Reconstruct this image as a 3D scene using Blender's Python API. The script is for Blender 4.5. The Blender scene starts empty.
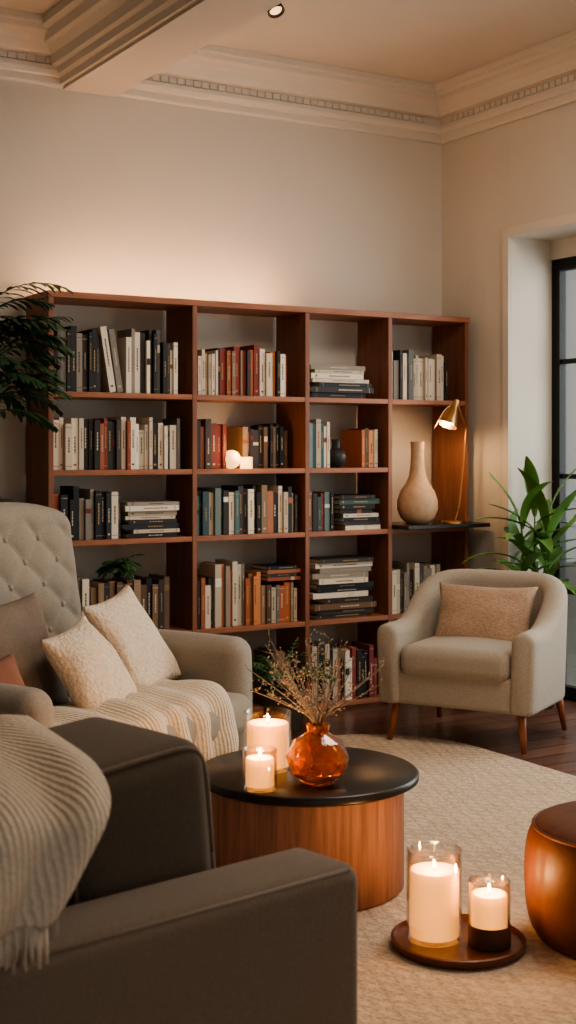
import bpy, bmesh, math, random
from mathutils import Vector, Matrix, Euler, noise
R = random.Random(7)
scene = bpy.context.scene
COL = scene.collection
pi = math.pi

# ------------------------------------------------------------------ materials
def srgb(r, g, b):
    def f(c):
        c /= 255.0
        return c/12.92 if c <= 0.04045 else ((c+0.055)/1.055)**2.4
    return (f(r), f(g), f(b), 1)

def mat(name, col, rough=0.6, metal=0.0, bump=None, var=None, scale=(1,1,1), sheen=0, coat=0,
        emit=None, sss=0, spec=0.5, trans=0, ior=1.45):
    m = bpy.data.materials.new(name); m.use_nodes = True
    nt = m.node_tree; b = nt.nodes['Principled BSDF']
    b.inputs['Base Color'].default_value = col
    b.inputs['Roughness'].default_value = rough
    b.inputs['Metallic'].default_value = metal
    b.inputs['Specular IOR Level'].default_value = spec
    b.inputs['Transmission Weight'].default_value = trans
    b.inputs['IOR'].default_value = ior
    b.inputs['Sheen Weight'].default_value = sheen
    b.inputs['Coat Weight'].default_value = coat
    b.inputs['Subsurface Weight'].default_value = sss
    b.inputs['Subsurface Radius'].default_value = (0.03, 0.015, 0.006)
    if emit:
        b.inputs['Emission Color'].default_value = emit[0]
        b.inputs['Emission Strength'].default_value = emit[1]
    tc = nt.nodes.new('ShaderNodeTexCoord'); mp = nt.nodes.new('ShaderNodeMapping')
    mp.inputs['Scale'].default_value = scale
    nt.links.new(tc.outputs['Object'], mp.inputs['Vector'])
    if var:
        n = nt.nodes.new('ShaderNodeTexNoise'); n.inputs['Scale'].default_value = var[0]
        n.inputs['Detail'].default_value = 6; n.inputs['Roughness'].default_value = 0.6
        nt.links.new(mp.outputs[0], n.inputs['Vector'])
        cr = nt.nodes.new('ShaderNodeValToRGB')
        a = var[1]
        c1 = tuple(max(0, c*(1-a)) for c in col[:3])+(1,)
        c2 = tuple(min(1, c*(1+a)) for c in col[:3])+(1,)
        cr.color_ramp.elements[0].position = 0.3; cr.color_ramp.elements[1].position = 0.7
        cr.color_ramp.elements[0].color = c1; cr.color_ramp.elements[1].color = c2
        nt.links.new(n.outputs['Fac'], cr.inputs['Fac'])
        nt.links.new(cr.outputs['Color'], b.inputs['Base Color'])
    if bump:
        n2 = nt.nodes.new('ShaderNodeTexNoise'); n2.inputs['Scale'].default_value = bump[0]
        n2.inputs['Detail'].default_value = 3
        nt.links.new(mp.outputs[0], n2.inputs['Vector'])
        bp = nt.nodes.new('ShaderNodeBump'); bp.inputs['Strength'].default_value = bump[1]
        bp.inputs['Distance'].default_value = bump[2] if len(bump) > 2 else 0.004
        nt.links.new(n2.outputs['Fac'], bp.inputs['Height'])
        nt.links.new(bp.outputs['Normal'], b.inputs['Normal'])
    return m

def knit_mat(name, c1, c2, sc, dist, dirn='X'):
    """ribbed / cable knit: wave ribs crossed by small stitches"""
    m = mat(name, c2, .95)
    nt = m.node_tree; b = nt.nodes['Principled BSDF']
    tc = nt.nodes.new('ShaderNodeTexCoord')
    w = nt.nodes.new('ShaderNodeTexWave'); w.bands_direction=dirn; w.inputs['Scale'].default_value = sc
    w.inputs['Distortion'].default_value = 1.0; w.inputs['Detail'].default_value = 2; w.inputs['Detail Scale'].default_value = 3
    v = nt.nodes.new('ShaderNodeTexVoronoi'); v.inputs['Scale'].default_value = sc*4
    nt.links.new(tc.outputs['Object'], w.inputs['Vector']); nt.links.new(tc.outputs['Object'], v.inputs['Vector'])
    ml = nt.nodes.new('ShaderNodeMath'); ml.operation='MULTIPLY_ADD'; ml.inputs[1].default_value = -.8
    nt.links.new(v.outputs['Distance'], ml.inputs[0]); nt.links.new(w.outputs['Fac'], ml.inputs[2])
    cr = nt.nodes.new('ShaderNodeValToRGB'); cr.color_ramp.elements[0].color = c1; cr.color_ramp.elements[1].color = c2
    cr.color_ramp.elements[0].position=0; cr.color_ramp.elements[1].position=.6
    nt.links.new(ml.outputs[0], cr.inputs['Fac']); nt.links.new(cr.outputs[0], b.inputs['Base Color'])
    bp = nt.nodes.new('ShaderNodeBump'); bp.inputs['Strength'].default_value = .6; bp.inputs['Distance'].default_value = dist
    nt.links.new(ml.outputs[0], bp.inputs['Height']); nt.links.new(bp.outputs[0], b.inputs['Normal'])
    return m

def glass_mat(name, tint=(1,1,1,1)):
    m = bpy.data.materials.new(name); m.use_nodes = True
    nt = m.node_tree; nt.nodes.clear()
    o = nt.nodes.new('ShaderNodeOutputMaterial'); mx = nt.nodes.new('ShaderNodeMixShader')
    t = nt.nodes.new('ShaderNodeBsdfTransparent'); g = nt.nodes.new('ShaderNodeBsdfGlossy')
    lw = nt.nodes.new('ShaderNodeLayerWeight'); lw.inputs['Blend'].default_value = 0.3
    g.inputs['Roughness'].default_value = 0.04; t.inputs['Color'].default_value = tint
    mul = nt.nodes.new('ShaderNodeMath'); mul.operation = 'MULTIPLY'; mul.inputs[1].default_value = 0.85
    nt.links.new(lw.outputs['Facing'], mul.inputs[0])
    nt.links.new(mul.outputs[0], mx.inputs['Fac'])
    nt.links.new(t.outputs[0], mx.inputs[1]); nt.links.new(g.outputs[0], mx.inputs[2])
    nt.links.new(mx.outputs[0], o.inputs['Surface'])
    return m

def vcol_mat(name, rough=0.6):
    m = mat(name, (1,1,1,1), rough, bump=(60, .15))
    nt = m.node_tree; a = nt.nodes.new('ShaderNodeAttribute'); a.attribute_name = 'Col'
    nt.links.new(a.outputs['Color'], nt.nodes['Principled BSDF'].inputs['Base Color'])
    return m

M_wall  = mat('wall_paint', srgb(208,201,190), 0.85, bump=(30,.08), var=(1.2,.03))
M_ceil  = mat('ceiling_paint', srgb(206,198,188), 0.9, var=(1,.02))
M_trim  = mat('trim_paint', srgb(214,207,196), 0.6)
M_wood  = mat('walnut_wood', srgb(156,102,76), 0.45, var=(5,.28), scale=(1,1,9), bump=(20,.1))
M_woodv = mat('walnut_wood_vertical', srgb(136,88,66), 0.45, var=(4,.3), scale=(9,9,.8), bump=(20,.1))
M_tbase = mat('table_base_wood', srgb(150,110,94), 0.65, var=(3,.4), scale=(16,16,.9), bump=(10,.08))
M_black = mat('black_stained_top', srgb(34,31,32), 0.32, var=(6,.15))
M_metal = mat('black_metal', srgb(22,22,24), 0.4, metal=.3)
M_brass = mat('brass', srgb(206,160,112), 0.3, metal=1.0)
M_cloth = mat('greige_upholstery', srgb(164,154,140), 0.95, bump=(260,.5,.003), var=(140,.14), sheen=.1)
M_cloth2= mat('taupe_upholstery', srgb(152,143,131), 0.95, bump=(260,.5,.003), var=(140,.12), sheen=.1)
M_sofa  = mat('taupe_brown_upholstery', srgb(126,111,96), 0.85, bump=(300,.4,.002), var=(160,.12), sheen=.15)
M_cush  = mat('dark_taupe_cushion', srgb(98,86,73), 0.85, bump=(300,.3,.002), var=(160,.12), sheen=.1)
M_cream = mat('cream_boucle', srgb(222,206,186), 0.95, bump=(75,1.0,.010), var=(70,.13), sheen=.1)
M_blush = mat('tan_linen', srgb(172,144,122), 0.95, bump=(120,.9,.006), var=(70,.18), sheen=.1)
M_brownp= mat('taupe_pillow', srgb(128,115,104), 0.95, bump=(160,.5,.004), var=(80,.1))
M_terra = mat('terracotta_pillow', srgb(136,94,78), 0.95, bump=(160,.5,.004))
M_throw = knit_mat('knit_throw', srgb(210,195,175), srgb(224,211,193), 26, .005)
M_leath = mat('cognac_leather', srgb(98,58,42), 0.5, bump=(45,.3,.003), var=(5,.25), spec=.4)
M_legs  = mat('oak_leg', srgb(146,90,62), 0.4, var=(8,.2), scale=(6,6,1))
M_wax   = mat('candle_wax_glow', srgb(240,176,104), 0.5, sss=.4, emit=((1,.40,.09,1),1.15))  # orange base and emission paint in the flame's glow through the wax
M_flame = mat('candle_flame', (1,.6,.2,1), emit=((1,.62,.25,1),30))
M_wick  = mat('wick', (.02,.015,.01,1), .9)
M_glass = glass_mat('clear_glass', (.97,.97,.96,1))
M_pane  = glass_mat('window_glass', (.80,.83,.84,1))
M_label = mat('kraft_label', srgb(92,58,40), .7)
M_amber = mat('amber_glass', srgb(248,156,64), .03, trans=.9, ior=1.5, coat=.8)
M_gourd = mat('sand_ceramic', srgb(196,164,134), .75, bump=(25,.4,.006), var=(30,.12))
M_dkcer = mat('charcoal_ceramic', srgb(40,40,42), .5)
M_pot   = mat('grey_pot', srgb(92,88,84), .8, bump=(40,.3))
M_leafd = mat('deep_green_leaf', srgb(52,84,54), .5, var=(8,.35))
M_leafl = mat('bright_green_leaf', srgb(92,132,64), .45, var=(6,.3))
M_leafm = mat('fern_leaf', srgb(58,94,54), .55, var=(8,.35))
M_stem  = mat('dried_stem', srgb(132,124,116), .9)
M_bud   = mat('dried_bud', srgb(172,166,160), .95)
M_book  = vcol_mat('book_covers')
M_led   = mat('led_diffuser', (1,.7,.4,1), emit=((1,.56,.27,1),58))
M_tray  = mat('tray_wood', srgb(104,62,42), .35, var=(6,.25), scale=(1,8,1))
M_globe = mat('glowing_globe', srgb(250,210,150), .5, emit=((1,.55,.2,1),1.3))

# wood plank floor
def floor_mat():
    m = mat('wood_floor', srgb(70,42,32), .32)
    nt = m.node_tree; b = nt.nodes['Principled BSDF']
    tc = nt.nodes.new('ShaderNodeTexCoord'); mp = nt.nodes.new('ShaderNodeMapping')
    nt.links.new(tc.outputs['Object'], mp.inputs['Vector'])
    br = nt.nodes.new('ShaderNodeTexBrick'); br.inputs['Scale'].default_value = 1
    br.inputs['Brick Width'].default_value = 1.4; br.inputs['Row Height'].default_value = .13
    br.inputs['Mortar Size'].default_value = .004
    br.inputs['Color1'].default_value = srgb(124,88,72); br.inputs['Color2'].default_value = srgb(96,68,57)
    br.inputs['Mortar'].default_value = srgb(22,13,10)
    nt.links.new(mp.outputs[0], br.inputs['Vector'])
    n = nt.nodes.new('ShaderNodeTexNoise'); n.inputs['Scale'].default_value = 5
    mp2 = nt.nodes.new('ShaderNodeMapping'); mp2.inputs['Scale'].default_value = (.6,12,1)
    nt.links.new(tc.outputs['Object'], mp2.inputs['Vector']); nt.links.new(mp2.outputs[0], n.inputs['Vector'])
    mx = nt.nodes.new('ShaderNodeMixRGB'); mx.blend_type = 'OVERLAY'; mx.inputs['Fac'].default_value = .5
    nt.links.new(br.outputs['Color'], mx.inputs[1]); nt.links.new(n.outputs['Fac'], mx.inputs[2])
    nt.links.new(mx.outputs[0], b.inputs['Base Color'])
    return m
M_floor = floor_mat()

def rug_mat():
    """flat weave: fine stitches plus a faint diamond lattice"""
    m = mat('woven_rug', srgb(206,180,154), .98)
    nt = m.node_tree; b = nt.nodes['Principled BSDF']
    tc = nt.nodes.new('ShaderNodeTexCoord')
    v = nt.nodes.new('ShaderNodeTexVoronoi'); v.inputs['Scale'].default_value = 80
    nt.links.new(tc.outputs['Object'], v.inputs['Vector'])
    nz = nt.nodes.new('ShaderNodeTexNoise'); nz.inputs['Scale'].default_value = 9; nz.inputs['Detail'].default_value = 6
    nt.links.new(tc.outputs['Object'], nz.inputs['Vector'])
    def wave(rot):
        w = nt.nodes.new('ShaderNodeTexWave'); w.inputs['Scale'].default_value = 6.5; w.inputs['Distortion'].default_value = 2.2
        w.inputs['Detail'].default_value = 4; w.inputs['Detail Scale'].default_value = 5
        mp = nt.nodes.new('ShaderNodeMapping'); mp.inputs['Rotation'].default_value = (0,0,rot)
        nt.links.new(tc.outputs['Object'], mp.inputs['Vector']); nt.links.new(mp.outputs[0], w.inputs['Vector'])
        p = nt.nodes.new('ShaderNodeMath'); p.operation='POWER'; p.inputs[1].default_value=.6
        nt.links.new(w.outputs['Fac'], p.inputs[0]); return p
    w1,w2 = wave(.35),wave(-.75)
    mn = nt.nodes.new('ShaderNodeMath'); mn.operation='MINIMUM'
    nt.links.new(w1.outputs[0], mn.inputs[0]); nt.links.new(w2.outputs[0], mn.inputs[1])
    cr = nt.nodes.new('ShaderNodeValToRGB')
    cr.color_ramp.elements[0].color = srgb(158,137,117); cr.color_ramp.elements[1].color = srgb(206,186,164)
    cr.color_ramp.elements[0].position=.15; cr.color_ramp.elements[1].position=1.0
    a1 = nt.nodes.new('ShaderNodeMath'); a1.operation='MULTIPLY_ADD'; a1.inputs[1].default_value=.32
    a2 = nt.nodes.new('ShaderNodeMath'); a2.operation='MULTIPLY_ADD'; a2.inputs[1].default_value=.55
    a3 = nt.nodes.new('ShaderNodeMath'); a3.operation='MULTIPLY'; a3.inputs[1].default_value=.55
    nt.links.new(nz.outputs['Fac'], a3.inputs[0])
    nt.links.new(mn.outputs[0], a1.inputs[0]); nt.links.new(a3.outputs[0], a1.inputs[2])
    nt.links.new(v.outputs['Distance'], a2.inputs[0]); nt.links.new(a1.outputs[0], a2.inputs[2])
    nt.links.new(a2.outputs[0], cr.inputs['Fac'])
    nt.links.new(cr.outputs[0], b.inputs['Base Color'])
    bp = nt.nodes.new('ShaderNodeBump'); bp.inputs['Strength'].default_value = .7; bp.inputs['Distance'].default_value = .007
    nt.links.new(a2.outputs[0], bp.inputs['Height']); nt.links.new(bp.outputs[0], b.inputs['Normal'])
    return m
M_rug = rug_mat()

# ------------------------------------------------------------------ mesh helpers
def mk(name, verts, faces, m, smooth=True, parent=None, loc=(0,0,0), rot=(0,0,0), merge=False, recalc=True):
    me = bpy.data.meshes.new(name)
    me.from_pydata([tuple(v) for v in verts], [], faces)
    if merge or recalc:
        bm = bmesh.new(); bm.from_mesh(me)
        if merge: bmesh.ops.remove_doubles(bm, verts=bm.verts, dist=1e-5)
        if recalc: bmesh.ops.recalc_face_normals(bm, faces=bm.faces)
        bm.to_mesh(me); bm.free()
    for mm in (m if isinstance(m, list) else [m]): me.materials.append(mm)
    if smooth: me.polygons.foreach_set('use_smooth', [True]*len(me.polygons))
    o = bpy.data.objects.new(name, me); COL.objects.link(o)
    o.location = loc; o.rotation_euler = rot
    if parent: o.parent = parent
    return o

def empty(name, loc=(0,0,0), rz=0):
    e = bpy.data.objects.new(name, None); COL.objects.link(e)
    e.location = loc; e.rotation_euler = (0,0,rz); e.empty_display_size = .1
    return e

def box(name, lo, hi, m, parent=None, bevel=0, rot=(0,0,0)):
    c = [(a+b)/2 for a,b in zip(lo,hi)]; h = [(b-a)/2 for a,b in zip(lo,hi)]
    vs = [(sx*h[0], sy*h[1], sz*h[2]) for sx in (-1,1) for sy in (-1,1) for sz in (-1,1)]
    fs = [(0,1,3,2),(4,6,7,5),(0,4,5,1),(2,3,7,6),(0,2,6,4),(1,5,7,3)]
    o = mk(name, vs, fs, m, False, parent, c, rot)
    if bevel:
        b = o.modifiers.new('b','BEVEL'); b.width = bevel; b.segments = 3; b.limit_method='NONE'
    return o

def rbox_data(dims, r, m=(6,6,6), fn=None):
    h = [d/2 for d in dims]; ax = []
    for i in range(3):
        inn = h[i]-r
        mid = [-inn+2*inn*k/m[i] for k in range(m[i]+1)]
        ext = [r*math.tan(math.radians(a)) for a in (15,30,45)]
        ax.append([-(inn+e) for e in reversed(ext)] + mid + [inn+e for e in ext])
    vs=[]; fs=[]
    def proj(p):
        q = Vector([max(-(h[i]-r), min(h[i]-r, p[i])) for i in range(3)])
        d = Vector(p)-q
        return q + d.normalized()*r
    for a in range(3):
        u, v = (a+1)%3, (a+2)%3
        for s in (-1,1):
            base = len(vs)
            for i in ax[u]:
                for j in ax[v]:
                    p=[0,0,0]; p[a]=s*h[a]; p[u]=i; p[v]=j
                    q = proj(p)
                    vs.append(q)
            n=len(ax[v])
            for i in range(len(ax[u])-1):
                for j in range(n-1):
                    f=(base+i*n+j, base+(i+1)*n+j, base+(i+1)*n+j+1, base+i*n+j+1)
                    fs.append(f if s>0 else f[::-1])
    if fn: vs=[fn(Vector(v)) for v in vs]
    return vs, fs

def rbox(name, dims, r, m, seg=(6,6,6), puff=(0,0,0), loc=(0,0,0), rot=(0,0,0), parent=None, fn=None):
    h=[d/2 for d in dims]
    def pf(v):
        x,y,z=[v[i]/h[i] for i in range(3)]
        v=v.copy()
        v.x += math.copysign(puff[0]*(1-y*y)*(1-z*z)*min(1,abs(x)),x)
        v.y += math.copysign(puff[1]*(1-x*x)*(1-z*z)*min(1,abs(y)),y)
        v.z += math.copysign(puff[2]*(1-x*x)*(1-y*y)*min(1,abs(z)),z)
        return fn(v) if fn else v
    vs,fs = rbox_data(dims, r, seg, pf)
    return mk(name, vs, fs, m, True, parent, loc, rot, merge=True)

def lathe_data(prof, seg=48, radf=None, off=False):
    vs=[]; fs=[]; n=len(prof)
    for k,(r,z) in enumerate(prof):
        for s in range(seg):
            a=2*pi*(s+(.5 if off and k%2 else 0))/seg
            rr=r*(radf(a,z) if radf else 1)
            vs.append((rr*math.cos(a), rr*math.sin(a), z))
    for k in range(n-1):
        for s in range(seg):
            t=(s+1)%seg
            a,b,c,d=k*seg+s,k*seg+t,(k+1)*seg+t,(k+1)*seg+s
            if off:
                if k%2==0: fs += [(a,b,d),(b,c,d)]
                else: fs += [(a,b,c),(a,c,d)]
            else: fs.append((a,b,c,d))
    if prof[0][0]>1e-4: fs.append(tuple(range(seg))[::-1])
    if prof[-1][0]>1e-4: fs.append(tuple((n-1)*seg+s for s in range(seg)))
    return vs,fs
def lathe(name, prof, m, seg=48, parent=None, loc=(0,0,0), rot=(0,0,0), smooth=True, radf=None, off=False, autos=True):
    vs,fs=lathe_data(prof,seg,radf,off)
    o=mk(name,vs,fs,m,smooth,parent,loc,rot,merge=True)
    if smooth and autos:
        me=o.data
        bm=bmesh.new(); bm.from_mesh(me)
        for e in bm.edges:
            if len(e.link_faces)==2 and e.calc_face_angle(0)>math.radians(50): e.smooth=False
        bm.to_mesh(me); bm.free()
    return o

def tube_data(pts, rad, seg=8, vs=None, fs=None):
    vs = [] if vs is None else vs; fs = [] if fs is None else fs
    pts=[Vector(p) for p in pts]; n=len(pts); base=len(vs)
    for i,p in enumerate(pts):
        d=(pts[min(i+1,n-1)]-pts[max(i-1,0)]).normalized()
        up=Vector((0,0,1)) if abs(d.z)<.95 else Vector((1,0,0))
        a=d.cross(up).normalized(); b=d.cross(a)
        r=rad[i] if isinstance(rad,(list,tuple)) else rad
        for s in range(seg):
            t=2*pi*s/seg
            vs.append(p+a*math.cos(t)*r+b*math.sin(t)*r)
    for i in range(n-1):
        for s in range(seg):
            t=(s+1)%seg
            fs.append((base+i*seg+s, base+i*seg+t, base+(i+1)*seg+t, base+(i+1)*seg+s))
    fs.append(tuple(base+s for s in range(seg))[::-1]); fs.append(tuple(base+(n-1)*seg+s for s in range(seg)))
    return vs,fs
def tube(name, pts, rad, m, seg=10, parent=None, **k):
    vs,fs=tube_data(pts,rad,seg); return mk(name,vs,fs,m,True,parent,**k)

def smooth_path(pts, n=6):
    P=[Vector(p) for p in pts]; out=[]
    for i in range(len(P)-1):
        p0=P[max(i-1,0)];p1=P[i];p2=P[i+1];p3=P[min(i+2,len(P)-1)]
        for k in range(n):
            t=k/n
            out.append(.5*((2*p1)+(p2-p0)*t+(2*p0-5*p1+4*p2-p3)*t*t+(3*p1-p0-3*p2+p3)*t**3))
    out.append(P[-1]); return out

def pillow(name, w, h, t, m, loc, rot, parent=None, seed=0, n=22):
    vs=[];fs=[]
    for s in (1,-1):
        b=len(vs)
        for i in range(n+1):
            for j in range(n+1):
                u=-1+2*i/n; v=-1+2*j/n
                u=math.copysign(1-(1-abs(u))**1.25,u); v=math.copysign(1-(1-abs(v))**1.25,v)
                z=((1-u**2)*(1-v**2))**.42*t/2
                x=u*w/2*(1-.10*(1-v*v)*abs(u)**2); y=v*h/2*(1-.10*(1-u*u)*abs(v)**2)
                nz=noise.noise(Vector((u*1.6+seed,v*1.6,seed)))*.12*t*(1 if z>0.001 else 0)
                vs.append((x,y,s*z+nz))
        for i in range(n):
            for j in range(n):
                f=(b+i*(n+1)+j,b+(i+1)*(n+1)+j,b+(i+1)*(n+1)+j+1,b+i*(n+1)+j+1)
                fs.append(f if s>0 else f[::-1])
    return mk(name,vs,fs,m,True,parent,loc,rot,merge=True)

def drape(name, prof, wdir, wlen, m, parent=None, loc=(0,0,0), rot=(0,0,0), nu=60, wr=.012, fringe=.05, fold=9, thick=.008, seed=0, skew=0, taper=0):
    """sheet: profile (polyline) swept along wdir, wrinkles grow toward the free end; fringe tassels on it"""
    P=smooth_path(prof,8); L=len(P); wd=Vector(wdir)
    vs=[];fs=[]
    nrm=[]
    for i,p in enumerate(P):
        d=(P[min(i+1,L-1)]-P[max(i-1,0)]).normalized(); nrm.append(d.cross(wd).normalized())
    for i,p in enumerate(P):
        k=i/(L-1)
        for j in range(nu+1):
            u=j/nu
            w=math.sin(u*fold*2*pi+seed+1.3*math.sin(u*7+seed))*wr*(.35+.65*k)
            w+=noise.noise(Vector((u*5+seed,k*4,seed)))*wr*.8
            q=p+wd*(wlen*(u-.5)*(1-taper*k))+nrm[i]*w
            q=q+Vector((wd.x,wd.y,wd.z))*(skew*k)
            vs.append(q)
    for i in range(L-1):
        for j in range(nu):
            a=i*(nu+1)+j; fs.append((a,a+1,a+nu+2,a+nu+1))
    endrow=[vs[(L-1)*(nu+1)+j] for j in range(0,nu+1)]
    o=mk(name,vs,fs,m,True,parent,loc,rot)
    s=o.modifiers.new('s','SOLIDIFY'); s.thickness=thick; s.offset=1
    fv=[];ff=[]
    if fringe:
        for j in range(0,nu,1):
            q=endrow[j]; l=fringe*R.uniform(.75,1.1)
            dx=R.uniform(-.006,.006); dy=R.uniform(-.005,.005)
            tube_data([q+Vector((0,0,.004)),q+Vector((dx*.5,dy*.5,-l*.5)),q+Vector((dx,dy,-l))],[.003,.0042,.0025],5,fv,ff)
        f=mk(name+'_fringe',fv,ff,m,True,o)
    return o

class Acc:
    def __init__(s): s.v=[]; s.f=[]; s.c=[]
    def box(s, M, lo, hi, col):
        b=len(s.v)
        for x in (lo[0],hi[0]):
            for y in (lo[1],hi[1]):
                for z in (lo[2],hi[2]): s.v.append(M@Vector((x,y,z)))
        for f in [(0,1,3,2),(4,6,7,5),(0,4,5,1),(2,3,7,6),(0,2,6,4),(1,5,7,3)]:
            s.f.append(tuple(b+i for i in f)); s.c.append(col)
    def obj(s,name,m,parent=None,bevel=0):
        me=bpy.data.meshes.new(name); me.from_pydata([tuple(v) for v in s.v],[],s.f)
        at=me.color_attributes.new('Col','FLOAT_COLOR','CORNER')
        data=[]
        for p in me.polygons:
            for _ in p.loop_indices: data.extend(s.c[p.index])
        at.data.foreach_set('color',data)
        me.materials.append(m); o=bpy.data.objects.new(name,me); COL.objects.link(o)
        if parent: o.parent=parent
        return o

def leaf(vs,fs,base,az,el,length,width,droop,seg=7,fold=.25):
    """arched blade leaf"""
    b0=len(vs); p=Vector(base); e=el; st=length/seg
    side=Vector((-math.sin(az),math.cos(az),0))
    for i in range(seg+1):
        k=i/seg; w=width*math.sin(pi*min(1,(k*.92+.06)))**.8/2
        d=Vector((math.cos(az)*math.cos(e),math.sin(az)*math.cos(e),math.sin(e)))
        up=side.cross(d)*-1
        vs += [p-side*w+up*w*fold, p.copy(), p+side*w+up*w*fold]
        p=p+d*st; e-=droop/seg
    for i in range(seg):
        a=b0+i*3
        fs += [(a,a+1,a+4,a+3),(a+1,a+2,a+5,a+4)]

def frond(vs,fs,base,az,el,length,droop,leaflen,n=14,lw=.014):
    p=Vector(base); e=el; st=length/n; pts=[p.copy()]
    for i in range(n):
        d=Vector((math.cos(az)*math.cos(e),math.sin(az)*math.cos(e),math.sin(e)))
        p=p+d*st; e-=droop/n; pts.append(p.copy())
        k=(i+1)/n; ll=leaflen*(math.sin(pi*(.15+.8*k))**.7)
        for s in (-1,1):
            leaf(vs,fs,p,az+s*(1.05-.5*k)+R.uniform(-.1,.1),e*.6+R.uniform(-.15,.1),ll,lw,.7,4,.1)
    tube_data(pts,[.003*(1-.6*i/n) for i in range(n+1)],4,vs,fs)

# ------------------------------------------------------------------ room
XW, YW, ZC = 4.52, 5.87, 3.25
box('floor', (-2.4,-2.2,-.1),(XW+.6,YW+.2,0), M_floor)
box('ceiling', (-2.4,-2.2,ZC),(XW+.35,YW+.2,ZC+.1), M_ceil)
box('wall_back', (-2.4,YW,0),(XW+.35,YW+.2,ZC), M_wall)
box('wall_left', (-2.5,-2.2,0),(-2.4,YW+.2,ZC), M_wall)
wr = empty('wall_right')
OY0, OY1, OZ = 3.0, 5.296, 2.40
box('wall_section_far',(XW,OY1,0),(XW+.35,YW,ZC),M_wall,wr)
box('wall_section_lintel',(XW,OY0,OZ),(XW+.35,OY1,ZC),M_wall,wr)
box('wall_section_near',(XW,-2.2,0),(XW+.35,OY0,ZC),M_wall,wr)
# casing around opening (flat architrave)
tr = empty('trim_door_casing')
box('casing_far',(XW-.012,OY1,0),(XW+.005,OY1+.05,OZ+.05),M_trim,tr,.003)
box('casing_top',(XW-.012,OY0-.05,OZ),(XW+.005,OY1,OZ+.05),M_trim,tr,.003)
box('casing_near',(XW-.012,OY0-.05,0),(XW+.005,OY0,OZ+.05),M_trim,tr,.003)
box('inner_jamb_head',(XW+.27,OY0,2.30),(XW+.34,OY1,OZ),M_trim,tr)
# glazed black door
dr = empty('door_1')
X0,X1=XW+.285,XW+.33
DH=2.30
box('head',(X0,OY0,DH-.06),(X1,OY1,DH),M_metal,dr)
box('sill',(X0,OY0,0),(X1,OY1,.07),M_metal,dr)
for k,y in enumerate((OY0,3.72,4.48,OY1-.06)):
    box('stile_%d'%k,(X0,y,.07),(X1,y+.06,DH-.06),M_metal,dr)
for k,z in enumerate((.55,1.15,1.75)):
    box('glazing_bar_%d'%k,(X0+.01,OY0,z),(X1-.01,OY1,z+.025),M_metal,dr)
box('glass_pane',(X0+.02,OY0+.01,.07),(X0+.026,OY1-.01,DH-.06),M_pane,dr)
# exterior terrace beyond door
box('terrace_ground',(XW+.6,-2,-.12),(XW+8,12,-.05),mat('paving',srgb(120,118,112),.9,var=(3,.15)))
# crown moulding
prof=[(0,2.99),(.018,2.99),(.024,3.0),(.024,3.03),(.04,3.035),(.05,3.055),(.05,3.075),(.035,3.08),(.035,3.115),(.075,3.12),
      (.085,3.135),(.10,3.16),(.13,3.185),(.165,3.195),(.17,3.215),(.195,3.22),(.20,3.249)]
vs=[];fs=[]
for (d,z) in prof: vs += [(-2.4,YW-d,z),(XW-d,YW-d,z),(XW-d,-2.2,z)]
for i in range(len(prof)-1):
    a=i*3; fs += [(a,a+1,a+4,a+3),(a+1,a+2,a+5,a+4)]
cm=mk('trim_crown',vs,fs,M_trim,False)
A=Acc(); I=Matrix.Identity(4); w=(1,1,1,1)
x=-.5
while x<XW-.12:
    A.box(I,(x,YW-.042,3.083),(x+.034,YW-.034,3.112),w); x+=.045
y=1.0
while y<YW-.12:
    A.box(I,(XW-.042,y,3.083),(XW-.034,y+.034,3.112),w); y+=.045
d=A.obj('dentils',M_trim,cm)
# beam
bm_=empty('ceiling_beam')
BX0,BX1=2.30,2.56
box('beam_body',(BX0,-2.2,2.985),(BX1,YW,ZC),M_ceil,bm_)
vs=[];fs=[]
p2=[(0,3.0),(.02,3.0),(.025,3.03),(.045,3.04),(.05,3.07),(.07,3.08),(.08,3.12),(.11,3.15),(.13,3.16),(.14,3.2),(.17,3.21),(.17,3.249)]
for (dd,z) in p2: vs += [(BX0-dd,-2.2,z),(BX0-dd,YW-.02,z)]
for i in range(len(p2)-1): a=i*2; fs.append((a,a+1,a+3,a+2))
mk('beam_moulding',vs,fs,M_trim,False,bm_)
# baseboards
box('baseboard_back',(-2.4,YW-.018,0),(XW,YW,.12),M_trim,None,.003)
box('baseboard_right',(XW-.018,OY1+.05,0),(XW,YW-.02,.12),M_trim,None,.003)

# ceiling spotlight
sp=empty('ceiling_spotlight',(2.765,4.72,0))
lathe('canopy',[(0,3.25),(.04,3.25),(.04,3.225),(.0,3.225)],M_metal,24,sp)
tube('stem',[(0,0,3.24),(0,0,3.16)],.008,M_metal,8,sp)
sd=Vector((.05,-.45,-.8)).normalized(); sq=sd.to_track_quat('-Z','Y').to_euler()
lathe('spot_can',[(0,.05),(.022,.05),(.028,.03),(.036,-.045),(.032,-.047),(.028,-.03),(0,-.03)],M_metal,24,sp,(0,0,3.135),sq)
lathe('spot_lens',[(0,0),(.0255,0),(.0255,.003),(0,.003)],mat('spot_lens',(1,.8,.5,1),.3,emit=((1,.55,.25,1),1.6)),24,sp,Vector((0,0,3.135))+sd*.036,sq)

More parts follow.
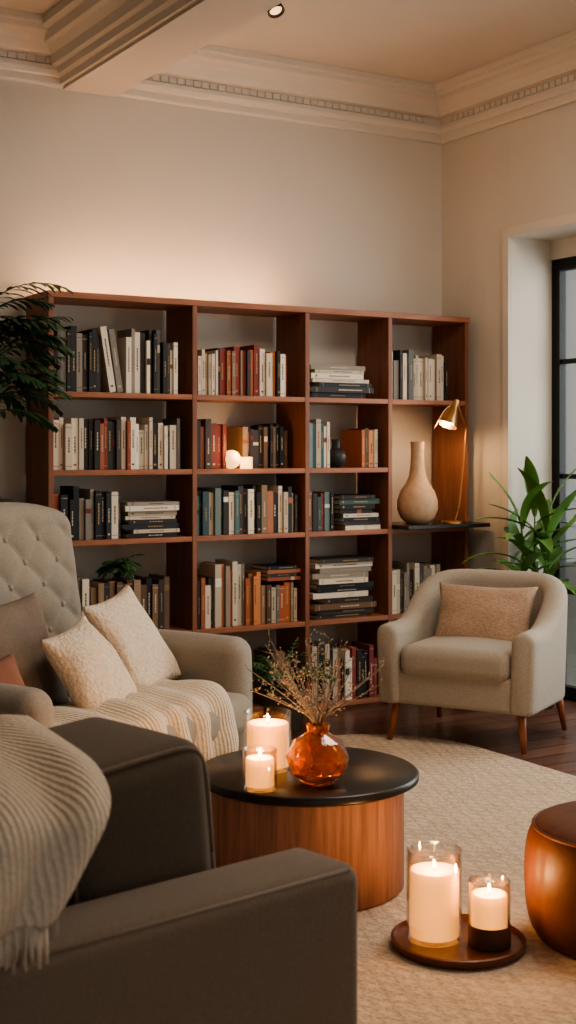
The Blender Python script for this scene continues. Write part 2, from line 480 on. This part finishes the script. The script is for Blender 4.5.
# rug
def rrect(x0,x1,y0,y1,r,n=14):
    pts=[]
    for cx,cy,a0 in ((x1-r,y1-r,0),(x0+r,y1-r,pi/2),(x0+r,y0+r,pi),(x1-r,y0+r,1.5*pi)):
        for k in range(n+1):
            a=a0+pi/2*k/n; pts.append((cx+r*math.cos(a),cy+r*math.sin(a)))
    return pts
pp=rrect(.25,3.68,.9,5.06,.55)
n=len(pp); vs=[(x,y,.001) for x,y in pp]+[(x,y,.010) for x,y in pp]
cx,cy=1.96,2.98
vs+=[(cx+(x-cx)*.996,cy+(y-cy)*.996,.014) for x,y in pp]
fs=[(i,(i+1)%n,n+(i+1)%n,n+i) for i in range(n)]+[(n+i,n+(i+1)%n,2*n+(i+1)%n,2*n+i) for i in range(n)]+[tuple(range(2*n,3*n))]
mk('area_rug',vs,fs,M_rug,False)

# ------------------------------------------------------------------ bookcase
bc=empty('bookcase')
BF,BB=5.565,5.85        # front / back Y
XD=[2.125,2.835,3.456,3.955,4.452]
ZS=[.04,.455,.895,1.21,1.56]; ZT=2.0; T=.024
for i,xx in enumerate(XD):
    hx = T/2
    box('upright_%d'%i,(xx-hx,BF,0.0),(xx+hx,BB,ZT-T),M_woodv,bc,.0015)
box('top_board',(XD[0]-T/2-.004,BF-.006,ZT-T),(XD[4]+T/2+.004,BB,ZT+.004),M_wood,bc,.002)
for r_,z in enumerate(ZS):
    for c in range(4):
        if c==3 and abs(z-1.21)<.01: continue
        box('shelf_%d_%d'%(r_,c),(XD[c]+T/2,BF+.002,z-T),(XD[c+1]-T/2,BB,z),M_wood,bc,.0015)
box('plinth',(XD[0],BF+.02,0),(XD[4],BF+.035,.02),M_woodv,bc)
led=box('led_strip',(2.16,5.70,ZT+.006),(3.45,5.715,ZT+.014),M_led,None)
# protruding black ledge
box('display_ledge',(3.97,5.43,.897),(4.50,5.80,.917),M_black,bc,.003)

# ------------------------------------------------------------------ books
CRM=[(222,210,190),(230,220,202),(200,186,166),(214,198,178),(190,176,154)]
DRK=[(38,36,38),(52,48,48),(34,38,46),(64,56,52),(44,40,38)]
RED=[(140,62,50),(112,48,44),(156,84,60),(168,104,74),(128,54,48)]
TEA=[(58,98,102),(78,110,112),(56,78,86),(108,128,128),(70,90,84)]
BRN=[(98,74,56),(126,98,74),(150,126,102)]
GRY=[(120,116,110),(158,150,140),(92,90,88),(140,130,118)]
ORG=[(196,112,66),(204,134,84),(176,96,58)]
AB=Acc()
def C(c,j=0): return srgb(*[max(0,min(255,x+j)) for x in c])
def book(M, w, h, dpt, col):
    """spine on -Y face, x = thickness, z = height"""
    t=.0025; j=R.uniform(-12,12); c=C(col,j); pg=C((222,208,184)); lum=sum(col)/3
    AB.box(M,(0,0,0),(t,dpt,h),c); AB.box(M,(w-t,0,0),(w,dpt,h),c); AB.box(M,(t,0,0),(w-t,t,h),c)
    AB.box(M,(t,t,.003),(w-t,dpt-.004,h-.004),pg)
    ink = C(R.choice([(70,62,58),(96,84,74),(130,70,54)])) if lum>130 else C(R.choice([(176,150,108),(196,188,172),(150,124,92)]))
    e=-.0006
    s=R.random()
    if w>.012:
        if s<.8:   # title: broken letter-like dashes down the spine
            z0=h*R.uniform(.3,.45); z1=z0+h*R.uniform(.25,.42); zz=z0
            while zz<z1:
                l=R.uniform(.004,.014)
                AB.box(M,(w*.40,e,zz),(w*.60,0,zz+l),ink); zz+=l+.003
        if s<.35:
            for zz in (h*.07,h*.92): AB.box(M,(0.001,e,zz),(w-.001,0,zz+.002),ink)
        if .35<s<.6: AB.box(M,(w*.3,e,h*.08),(w*.7,0,h*.08+.008),ink)
        if s>.84:
            a=h*R.uniform(.5,.75); AB.box(M,(0.0005,e,a),(w-.0005,0,a+h*R.uniform(.08,.14)),C(R.choice(CRM+RED+DRK+BRN)))
def row(c, f0, f1, z, hmin, hmax, pals, wmin=.014, wmax=.034, lean=0, y=None):
    xa=XD[c]+T/2+.003; xb=XD[c+1]-T/2-.003
    x=xa+(xb-xa)*f0; xe=xa+(xb-xa)*f1; 
    while x<xe-.010:
        w=min(R.uniform(wmin,wmax),xe-x); h=R.uniform(hmin,hmax); d=R.uniform(.15,.19)
        if R.random()<.2: h*=.92
        yy=(BF+.02 if y is None else y)+R.uniform(0,.025)
        M=Matrix.Translation((x,yy,z+.001))
        book(M,w,h,d,R.choice(R.choice(pals))); x+=w+.0012
def leaning(c,f,z,h,w,ang,col):
    xa=XD[c]+T/2; xb=XD[c+1]-T/2; x=xa+(xb-xa)*f
    M=Matrix.Translation((x,BF+.03,z+.001))@Matrix.Rotation(ang,4,'Y')
    book(M,w,h,.17,col)
def stack(c,f0,f1,z,n,pals,tmin=.016,tmax=.032):
    xa=XD[c]+T/2+.003; xb=XD[c+1]-T/2-.003; x0=xa+(xb-xa)*f0; x1=xa+(xb-xa)*f1; zz=z+.001
    for i in range(n):
        t=R.uniform(tmin,tmax); L=(x1-x0)*R.uniform(.78,1); x=x0+((x1-x0)-L)*R.random()
        M=Matrix.Translation((x,BF+.02+R.uniform(0,.03),zz+t))@Matrix.Rotation(pi/2,4,'Y')
        book(M,t,L,.18,R.choice(R.choice(pals))); zz+=t+.0008
    return zz
r1,r2,r3,r4,r5=1.56,1.21,.895,.455,.04
# top row
row(0,.01,.35,r1,.25,.30,[DRK,GRY,DRK,CRM,DRK]); 
leaning(0,.41,r1,.30,.03,-.16,(220,208,190)); leaning(0,.465,r1,.29,.028,-.15,(120,112,104))
row(0,.53,.80,r1,.26,.30,[CRM,DRK,GRY]); row(0,.80,.92,r1,.20,.25,[DRK,CRM])
row(1,.03,.20,r1,.19,.22,[CRM]); row(1,.20,.44,r1,.21,.24,[DRK,RED,CRM,BRN])
row(1,.44,.60,r1,.21,.25,[ORG,RED,DRK]); row(1,.60,.86,r1,.2,.245,[CRM,ORG,CRM,DRK])
row(2,.0,.05,r1,.19,.2,[CRM]); stack(2,.06,.86,r1,7,[DRK,CRM,GRY,DRK],.014,.028)
row(3,.03,.82,r1,.20,.26,[CRM,DRK,CRM,GRY,CRM])
# row 2
row(0,.01,.22,r2,.22,.26,[CRM,GRY]); row(0,.22,.56,r2,.2,.25,[RED,DRK,CRM,DRK]); row(0,.56,.94,r2,.18,.24,[CRM,DRK,CRM,GRY])
row(1,.0,.28,r2,.2,.25,[RED,DRK,BRN,DRK]); row(1,.50,.95,r2,.2,.225,[DRK,DRK,BRN],y=BF+.095)
row(2,.02,.30,r2,.2,.25,[TEA,CRM,DRK]); row(2,.72,.92,r2,.17,.21,[ORG,CRM,BRN])
# row 3
row(0,.01,.12,r3,.20,.22,[DRK,RED]); row(0,.12,.50,r3,.18,.24,[DRK,CRM,GRY]); stack(0,.51,.93,r3,8,[DRK,GRY,CRM,TEA],.014,.026)
row(1,.0,.40,r3,.19,.225,[TEA,TEA,CRM,DRK]); row(1,.40,.96,r3,.19,.235,[DRK,RED,CRM,DRK,BRN])
row(2,.02,.34,r3,.17,.2,[BRN,RED,DRK,TEA]); 
stack(2,.40,.94,r3,8,[DRK,CRM,TEA,DRK],.016,.026)
# row 4
row(0,.01,.26,r4,.22,.28,[CRM,DRK,GRY]); row(0,.28,.86,r4,.24,.255,[BRN,DRK],.026,.034)
row(1,.02,.18,r4,.2,.25,[DRK,RED,CRM]); row(1,.18,.46,r4,.26,.31,[CRM,CRM,GRY,RED]); row(1,.46,.62,r4,.22,.26,[ORG,BRN]); row(1,.62,.96,r4,.17,.2,[ORG,BRN,CRM,GRY])
for i in range(4):
    M=Matrix.Translation((XD[1]+.41,BF+.03,r4+.205+.018*(i+1)))@Matrix.Rotation(pi/2,4,'Y'); book(M,.017,.19-.02*(i%2),.16,R.choice(CRM+RED+DRK))
stack(2,.08,.88,r4,12,[DRK,CRM,GRY,BRN],.018,.028)
row(3,.03,.70,r4,.22,.26,[CRM,GRY,DRK])
# row 5
row(0,.02,.95,r5,.22,.28,[CRM,DRK,BRN]); row(1,.02,.3,r5,.22,.28,[DRK,BRN]); row(1,.7,.96,r5,.22,.28,[DRK,BRN])
row(2,.02,.90,r5,.2,.29,[CRM,DRK,RED,DRK]); row(3,.03,.9,r5,.2,.28,[CRM,DRK,BRN])
AB.obj('shelved_books',M_book)

# small shelf decor
g=empty('round_candle_lamp',(3.052,BF+.042,r2))
lathe('globe',[(0,.0)]+[(.045*math.sin(a),.045-.045*math.cos(a)) for a in [pi*k/16 for k in range(1,16)]]+[(0,.09)],M_globe,32,g)
cv=empty('votive_candle',(3.130,BF+.035,r2))
lathe('votive_body',[(0,0),(.030,0),(.030,.055),(.027,.056),(0,.05)],M_globe,32,cv)
bv=empty('black_bud_vase',(3.675,BF+.08,r2))
lathe('vase_body',[(0,0),(.03,0),(.052,.03),(.055,.055),(.045,.085),(.022,.10),(.02,.13),(.026,.145),(.02,.145),(.014,.12),(0,.11)],M_dkcer,32,bv)

gv=empty('gourd_vase',(4.13,5.57,.918))
lathe('vase_body',[(0,0),(.055,0),(.088,.03),(.106,.075),(.105,.12),(.088,.17),(.06,.21),(.044,.25),(.037,.30),(.034,.36),(.035,.41),(.038,.425),(.032,.425),(.028,.40),(0,.38)],M_gourd,48,gv)

# brass desk lamp
dl=empty('desk_lamp',(4.30,5.50,.918))
lathe('base',[(0,0),(.055,0),(.055,.010),(.05,.014),(.01,.016),(0,.016)],M_brass,32,dl)
tube('stem',smooth_path([(.02,0,.012),(.05,0,.10),(.075,0,.30),(.095,0,.50)]),.0042,M_brass,8,dl)
tube('upper_arm',[(.095,0,.50),(.03,-.01,.62),(.015,-.01,.635)],.0042,M_brass,8,dl)
tube('spring_arm',smooth_path([(.015,-.01,.635),(-.07,-.02,.58),(-.14,-.03,.49)]),.003,M_brass,6,dl)
lathe('shade',[(0,.085),(.014,.085),(.016,.05),(.026,.03),(.055,-.06),(.052,-.06),(.022,.025),(0,.03)],M_brass,32,dl,(-.02,-.02,.565),(0,math.radians(28),0))
lathe('bulb',[(0,.02),(.014,.01),(.016,-.01),(.01,-.025),(0,-.03)],M_globe,16,dl,(-.032,-.02,.54))

# ------------------------------------------------------------------ armchair
ac=empty('armchair',(3.832,4.705,.016),math.radians(-60))
def ushell(name, a, yf, ys, yb, z0, zt, th, m, parent):
    path=[]
    for k in range(9): path.append(Vector((-a, yf+(ys-yf)*k/9,0)))
    for k in range(33):
        t=pi*k/32; c=math.cos(t); s=math.sin(t)
        path.append(Vector((-a*math.copysign(abs(c)**.66,c), ys+(yb-ys)*abs(s)**.66,0)))
    for k in range(1,10): path.append(Vector((a, ys+(yf-ys)*k/9,0)))
    n=len(path); rings=[]
    def ring(p,nr,hx,zlo,zhi,rr,lean):
        out=[]; zc=(zlo+zhi)/2; hz=(zhi-zlo)/2
        for cx,cz,a0 in ((1,1,0),(-1,1,pi/2),(-1,-1,pi),(1,-1,1.5*pi)):
            r_=rr if cz>0 else .02
            for q in range(6):
                t=a0+pi/2*q/5
                u=cx*(hx-r_)+r_*math.cos(t); v=zc+cz*(hz-r_)+r_*math.sin(t)
                k=(v-zlo)/(zhi-zlo)
                out.append(p+nr*(u+lean*k)+Vector((0,0,v)))
        return out
    for i,p in enumerate(path):
        d=(path[min(i+1,n-1)]-path[max(i-1,0)]).normalized(); nr=Vector((d.y,-d.x,0))*-1
        if nr.dot(Vector((p.x,p.y-(-.05),0)))<0: nr=-nr
        f=(p.y-yf)/(yb-yf); f=max(0,(f-.2)/.8); f=f**1.3; f=f*f*(3-2*f); zz=zt[0]+(zt[1]-zt[0])*f
        if i in (0,n-1):
            for sc,off in ((.55,-.03),(.85,-.022),(.97,-.008)) if i==0 else ((.97,-.008),(.85,-.022),(.55,-.03)):
                rings.append(ring(p+Vector((0,off,0)),nr,th/2*sc,z0+.01*(1-sc),zz-(1-sc)*.05,th*.47*sc,.012))
        else: rings.append(ring(p,nr,th/2,z0,zz,th*.48,.012+.004*f))
    vs=[v for r_ in rings for v in r_]; k=len(rings[0]); fs=[]
    for i in range(len(rings)-1):
        for j in range(k):
            fs.append((i*k+j,i*k+(j+1)%k,(i+1)*k+(j+1)%k,(i+1)*k+j))
    fs.append(tuple(range(k))); fs.append(tuple((len(rings)-1)*k+j for j in range(k))[::-1])
    return mk(name,vs,fs,m,True,parent)
ushell('upholstered_shell',.304,-.29,.06,.26,.165,(.515,.72),.108,M_cloth,ac)
rbox('seat_base',(.55,.56,.15),.02,M_cloth,(4,4,2),loc=(0,-.025,.24),parent=ac)
rbox('seat_cushion',(.505,.56,.13),.045,M_cloth,(10,10,3),(0,.0,.022),(0,-.05,.36),parent=ac)
for k,(sx,sy) in enumerate(((-1,-1),(1,-1),(-1,1),(1,1))):
    tube('leg_%d'%k,[(sx*.285,sy*.245,.20),(sx*.310,sy*.285,0)],[.021,.012],M_legs,12,ac)
pillow('lumbar_pillow',.47,.33,.14,M_blush,(.01,.035,.52),(math.radians(64),0,math.radians(4)),ac,3)

# ------------------------------------------------------------------ loveseat (tufted)
LVO=(1.895,3.945,.015); LVA=31.8
lv=empty('tufted_loveseat',LVO,math.radians(LVA))
rbox('seat_base',(1.20,.74,.20),.03,M_cloth2,(6,6,2),loc=(0,.40,.20),parent=lv)
for s,nm in ((1,'arm_far'),(-1,'arm_near')):
    rbox(nm,(.15,.80,.50),.06,M_cloth2,(2,8,6),(.01,.01,.01),(s*.60,.42,.340),parent=lv)
rbox('seat_cushion_a',(1.05,.62,.14),.05,M_cloth2,(14,8,3),(0,.012,.02),(0,.25,.34),parent=lv)
sx_,sz_=.19,.17
def tuft(v):
    if v.y<0:
        u=v.x/sx_+v.z/sz_; w=v.x/sx_-v.z/sz_
        B=(abs(math.sin(pi*u))*abs(math.sin(pi*w)))**.45
        edge=min(1,max(0,(.50-abs(v.x))/.06))*min(1,max(0,(.36-abs(v.z))/.06))
        v.y-= .022*(1-(1-B)*edge)-.01
    if v.z>0: v.z-=.06*(abs(v.x)/.52)**3*(v.z/.4)
    return v
bk=rbox('tufted_back',(1.03,.17,.80),.075,M_cloth2,(76,4,60),(0,0,0),(-.045,.735,.70),(math.radians(-9),0,0),lv,tuft)
bt=[];bf=[]
for i in range(-6,7):
    for j in range(-6,7):
        x=sx_*(i+j)/2; z=sz_*(i-j)/2
        if abs(x)<.47 and abs(z)<.33:
            v,f=lathe_data([(0,-.008),(.01,-.005),(.013,0),(.01,.005),(0,.007)],10)
            b=len(bt); bt+=[(x+p[0],-.078+p[2]*-1,z+p[1]) for p in v]; bf+=[tuple(b+q for q in ff) for ff in f]
mk('buttons',bt,bf,M_cloth2,True,bk)
for k,(x,y) in enumerate(((-.55,.08),(.55,.08),(-.55,.74),(.55,.74))):
    tube('leg_%d'%k,[(x,y,.13),(x,y,0.0)],[.022,.014],M_legs,12,lv)
def place_local(l):  # loveseat local->world
    c,s=math.cos(math.radians(LVA)),math.sin(math.radians(LVA))
    return (LVO[0]+l[0]*c-l[1]*s, LVO[1]+l[0]*s+l[1]*c, l[2]+.015)
def tpillow(w,h,t,m,l,tilt,yaw,roll,seed):
    M=Matrix.Rotation(math.radians(LVA+yaw),4,'Z')@Matrix.Rotation(math.radians(90-tilt),4,'X')@Matrix.Rotation(math.radians(roll),4,'Z')
    return pillow('throw_pillow',w,h,t,m,place_local(l),M.to_euler(),None,seed)
tpillow(.36,.40,.13,M_cream,(.31,.33,.59),30,4,8,1)
tpillow(.32,.35,.13,M_cream,(-.08,.23,.555),32,4,10,2)
tpillow(.40,.40,.14,M_brownp,(-.21,.46,.60),22,-6,3,3)
tpillow(.30,.26,.12,M_terra,(-.53,.25,.53),26,6,0,4)
drape('throw_blanket',[(0,.24,.452),(0,.10,.452),(0,.0,.442),(0,-.05,.40),(0,-.065,.32),(0,-.07,.23)],(1,0,0),.84,M_throw,None,
      place_local((-.07,0,0)),(0,0,math.radians(LVA)),80,.022,.06,5,.012,2,.01,.1)

# ------------------------------------------------------------------ foreground sofa
ang=math.radians(10); SO=(1.30,1.905,0.015)
sf=empty('sofa',SO,ang)
rbox('arm_near',(.92,.17,.53),.032,M_sofa,(10,3,6),(0,.006,.004),(-.46,.085,.305),parent=sf)
rbox('arm_far',(.92,.17,.53),.032,M_sofa,(10,3,6),(0,.006,.004),(-.46,1.265,.305),parent=sf)
rbox('seat_base',(.74,1.02,.24),.03,M_sofa,(6,6,2),loc=(-.40,.675,.17),parent=sf)
rbox('seat_cushion',(.60,1.0,.15),.045,M_sofa,(8,10,3),(0.01,0,.015),(-.32,.675,.35),parent=sf)
rbox('backrest',(.34,1.30,.59),.06,M_sofa,(4,12,8),(.01,0,.01),(-.74,.675,.39),parent=sf)
CL=(-.322,.36,.565); CR=(0,math.radians(-5),math.radians(2))
rbox('back_cushion',(.30,.34,.41),.045,M_cush,(5,9,9),(.02,.015,.006),CL,CR,sf)
rbox('back_cushion_b',(.24,.44,.28),.06,M_cush,(5,9,9),(.03,.02,.01),(-.43,.82,.50),(0,math.radians(-13),0),sf)
vs,fs=[],[]
pts=[]
for a in range(61):
    t=2*pi*a/60; c,s=math.cos(t),math.sin(t)
    pts.append((.143*math.copysign(abs(c)**.3,c),-.158,.198*math.copysign(abs(s)**.3,s)))
tube_data(pts,.0045,6,vs,fs)
mk('cushion_piping',vs,fs,M_sofa,True,sf,CL,CR)
vs,fs=[],[]
tube_data([(-.88,.012,.562),(-.03,.012,.562)],.004,6,vs,fs); tube_data([(-.03,.012,.562),(-.012,.02,.53),(-.008,.018,.06)],.004,6,vs,fs)
mk('arm_piping',vs,fs,M_sofa,True,sf)
for k,(x,y) in enumerate(((-.06,.08),(-.8,.08),(-.06,1.27),(-.8,1.27))):
    tube('foot_%d'%k,[(x,y,.07),(x,y,0.0)],[.025,.02],M_legs,12,sf)
drape('throw_blanket',[(-.62,.62,.765),(-.62,.50,.785),(-.62,.30,.795),(-.62,.10,.79),(-.62,-.02,.765),(-.62,-.045,.70),(-.62,-.05,.635)],(1,0,0),.62,M_throw,None,
      SO,(0,0,ang),90,.010,.055,4,.010,5,-.19,.50)

# ------------------------------------------------------------------ coffee table
TC=Vector((2.085,3.358,.016))
ct=empty('coffee_table',TC)
lathe('drum_base',[(0,0),(.281,0),(.286,.005),(.286,.308),(0,.308)],M_tbase,96,ct)
lathe('round_top',[(0,.308),(.321,.308),(.330,.314),(.330,.330),(.323,.336),(0,.336)],M_black,96,ct)
ZT_=.3525
def candle(name, loc, r, h, wax, base=None, en=2.2):
    e=empty(name,loc)
    lathe('glass_jar',[(0,0),(r*.96,0),(r,.006),(r,h),(r-.003,h+.001),(r-.004,h),(r-.004,.012),(0,.010)],M_glass,48,e)
    w0=.011
    if base:
        lathe('label_band',[(r+.0008,.002),(r+.0012,.004),(r+.0012,base),(r+.0005,base+.001),(r+.0003,.003)],M_label,48,e)
    rr=r-.008
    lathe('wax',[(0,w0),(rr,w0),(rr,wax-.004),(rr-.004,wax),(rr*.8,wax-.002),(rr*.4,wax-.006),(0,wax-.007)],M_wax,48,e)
    tube('wick',[(0,0,wax-.007),(0.001,0,wax+.006)],.0012,M_wick,6,e)
    lathe('flame',[(0,.0),(.0026,.003),(.0038,.008),(.003,.014),(.0014,.019),(0,.023)],M_flame,16,e,(0,0,wax+.003))
    L=bpy.data.lights.new('candle_light','POINT'); L.energy=en; L.color=(1,.50,.18); L.shadow_soft_size=.012
    o=bpy.data.objects.new('candle_light',L); COL.objects.link(o); o.parent=e; o.location=(0,0,wax+.035)
    return e
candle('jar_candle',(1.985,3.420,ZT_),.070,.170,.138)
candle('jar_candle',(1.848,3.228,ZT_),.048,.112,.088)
av=empty('amber_vase',(2.022,3.200,ZT_))
pr=[(.044,0),(.083,.036),(.092,.078),(.070,.120),(.030,.146)]
lathe('faceted_body',[(0,0)]+pr+[(.036,.168),(.031,.168),(.025,.148)]+[(r*.84,z*.95+.004) for r,z in reversed(pr[1:-1])]+[(0,.02)],M_amber,9,av,(0,0,0),(0,0,.2),False,None,True)
# dried stems
vs,fs,bv_,bf_=[],[],[],[]
for i in range(38):
    az=R.uniform(0,2*pi); sp_=R.uniform(.2,1.0)
    el=R.uniform(.45,1.35); L=R.uniform(.16,.30)
    p0=Vector((0,0,.06)); p1=Vector((.015*math.cos(az),.015*math.sin(az),.165))
    d=Vector((math.cos(az)*math.cos(el),math.sin(az)*math.cos(el),math.sin(el)))
    p2=p1+d*L*.5; p3=p1+d*L+Vector((0,0,-.02*sp_))
    P_=smooth_path([p0,p1,p2,p3],4); tube_data(P_,[.0011]*len(P_),4,vs,fs)
    for k in range(8):
        q=P_[R.randrange(5,len(P_))]; dd=Vector((R.uniform(-1,1),R.uniform(-1,1),R.uniform(0,1.1))).normalized()*R.uniform(.015,.045)
        tube_data([q,q+dd],[.0007,.0006],3,vs,fs)
        for kk in range(2):
            c=q+dd*(1-.35*kk)+Vector((R.uniform(-.004,.004),)*3); rr=R.uniform(.002,.0036)
            v,f=lathe_data([(0,-rr),(rr,0),(0,rr)],5); b=len(bv_)
            bv_+=[c+Vector(x) for x in v]; bf_+=[tuple(b+x for x in y) for y in f]
st=mk('dried_flower_stems',vs,fs,M_stem,True,None,(2.022,3.200,ZT_+.01))
mk('seed_heads',bv_,bf_,M_bud,True,st)

# ------------------------------------------------------------------ tray + candles
ty=empty('serving_tray',(2.155,2.73,.016))
lathe('tray_dish',[(0,0),(.165,0),(.172,.005),(.174,.022),(.168,.024),(.164,.012),(0,.011)],M_tray,72,ty)
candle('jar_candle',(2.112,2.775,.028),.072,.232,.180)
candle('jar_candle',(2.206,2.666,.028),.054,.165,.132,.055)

# ------------------------------------------------------------------ leather ottoman
ot=empty('leather_ottoman',(2.565,2.545,.016))
def seam(a,z):
    k=abs(math.sin(a*2+.35)); return 1-.025*math.exp(-(k/.06)**2)
pr=[(0,0),(.20,0),(.238,.02),(.256,.07),(.262,.15),(.260,.22),(.250,.27),(.226,.302),(.18,.317),(.10,.323),(.03,.320),(0,.318)]
pr2=[(p.x,p.z) for p in smooth_path([(a,0,b) for a,b in pr],4)]
lathe('leather_body',pr2,M_leath,120,ot,radf=seam,autos=False)
vs,fs=[],[]
pts=[(.238*math.cos(2*pi*k/72),.238*math.sin(2*pi*k/72),.292) for k in range(73)]
tube_data(pts,.005,6,vs,fs)
mk('top_piping',vs,fs,M_leath,True,ot)

# ------------------------------------------------------------------ plants
def pot(e,r,h,m=M_pot):
    lathe('pot',[(0,0),(r*.75,0),(r*.8,.01),(r,h-.01),(r,h),(r-.012,h),(r-.014,h-.03),(0,h-.03)],m,40,e)
# palm left of bookcase
pl=empty('potted_palm',(1.70,5.36,0)); pot(pl,.15,.30)
vs,fs=[],[]
for i in range(6):
    a=i*1.05; tube_data([(0.02*math.cos(a),.02*math.sin(a),.25),(.03*math.cos(a),.03*math.sin(a),.9),(.05*math.cos(a),.05*math.sin(a),1.65)],[.009,.007,.004],6,vs,fs)
for i in range(52):
    az=R.uniform(-pi,pi) if i>22 else R.uniform(-.9,.5)
    z=R.uniform(1.42,1.86) if i<46 else R.uniform(.95,1.1)
    frond(vs,fs,(.04*math.cos(az),.04*math.sin(az),z),az,R.uniform(.3,1.05),R.uniform(.28,.43),R.uniform(1.0,1.8),.14,11,.026)
mk('fronds',vs,fs,M_leafd,True,pl,recalc=False)
# leafy plant by the door
dp=empty('potted_dracaena',(4.54,5.13,0)); pot(dp,.12,.26,M_dkcer)
vs,fs=[],[]
for j,(ax,ay,hh) in enumerate(((0,0,1.00),(-.05,.02,.90),(.03,-.04,.92))):
    tube_data([(ax*.5,ay*.5,.2),(ax,ay,.5),(ax*1.3,ay*1.3,hh)],[.009,.007,.004],6,vs,fs)
    for k in range(13):
        az=k*2.4+j; zz=.55+(hh-.55)*k/12
        leaf(vs,fs,(ax*1.2,ay*1.2,zz),az,R.uniform(.4,1.1) if k<11 else 1.35,R.uniform(.28,.42),R.uniform(.05,.08),R.uniform(.5,1.4),8)
vs=[Vector((min(v[0],.22),max(min(v[1],.14),-.6),v[2])) for v in vs]
mk('leaves',vs,fs,M_leafl,True,dp,recalc=False)
# fern by bookcase
fn_=empty('potted_fern',(3.16,5.30,0)); pot(fn_,.105,.20)
vs,fs=[],[]
for i in range(40):
    az=R.uniform(-pi,pi); frond(vs,fs,(.03*math.cos(az),.03*math.sin(az),.20),az,R.uniform(.7,1.45),R.uniform(.18,.29),R.uniform(1.0,2.0),.055,10,.015)
vs=[Vector((v[0],min(v[1],.24),v[2])) for v in vs]
mk('fronds',vs,fs,M_leafm,True,fn_,recalc=False)
# small fern on top of books
sf2=empty('small_shelf_fern',(2.50,BF+.10,r4+.259))
lathe('pot',[(0,0),(.03,0),(.036,.045),(.03,.045),(0,.04)],M_dkcer,24,sf2)
vs,fs=[],[]
for i in range(22):
    az=R.uniform(-pi,0) if i%3 else R.uniform(0,pi); frond(vs,fs,(0,0,.04),az,R.uniform(.3,1.1),R.uniform(.09,.14),R.uniform(1,1.8),.04,8,.012)
vs=[Vector((v[0],min(v[1],.15),min(v[2],.14))) for v in vs]
mk('fronds',vs,fs,M_leafm,True,sf2,recalc=False)

# ------------------------------------------------------------------ lights
def area(name,loc,rot,size,e,col,sy=None):
    L=bpy.data.lights.new(name,'AREA'); L.energy=e; L.color=col; L.size=size
    if sy: L.shape='RECTANGLE'; L.size_y=sy
    o=bpy.data.objects.new(name,L); COL.objects.link(o); o.location=loc; o.rotation_euler=rot; return o
area('daylight_door',(XW+1.0,3.7,1.6),Vector((-.85,.55,-.05)).to_track_quat('-Z','Y').to_euler(),2.2,105,(1,.97,.92),2.2)
area('added_overhead_fill',(3.4,3.0,3.2),(0,0,0),1.3,40,(1,.86,.70))  # added overhead softbox without a fitting, fills the room with warm light
area('added_uplight',(2.9,1.0,2.0),(math.radians(172),0,0),.5,14,(1,.84,.66))  # added floating area light, no lamp there; brightens the ceiling
L=bpy.data.lights.new('lamp_bulb','POINT'); L.energy=3.2; L.color=(1,.60,.28); L.shadow_soft_size=.02
o=bpy.data.objects.new('lamp_bulb',L); COL.objects.link(o); o.location=(4.26,5.47,1.42)
L=bpy.data.lights.new('globe_glow','POINT'); L.energy=1.0; L.color=(1,.55,.22); L.shadow_soft_size=.03
o=bpy.data.objects.new('globe_glow',L); COL.objects.link(o); o.location=(3.08,BF-.03,r2+.09)

wd=bpy.data.worlds.new('World'); scene.world=wd; wd.use_nodes=True
bg=wd.node_tree.nodes['Background']; bg.inputs[0].default_value=(.95,.92,.88,1); bg.inputs[1].default_value=.38

# ------------------------------------------------------------------ camera
cam=bpy.data.cameras.new('Camera'); co=bpy.data.objects.new('Camera',cam); COL.objects.link(co)
co.location=(0,0,1.3); co.rotation_euler=(math.radians(90),0,math.radians(-31))
cam.sensor_fit='VERTICAL'; cam.sensor_height=36; cam.lens=1330/1024*36; cam.shift_y=-62/1024
cam.dof.use_dof=True; cam.dof.focus_distance=4.6; cam.dof.aperture_fstop=5.6
cam.clip_start=.05
scene.camera=co
scene.view_settings.view_transform='AgX'
scene.view_settings.look='AgX - Medium High Contrast'
scene.view_settings.exposure=0.42
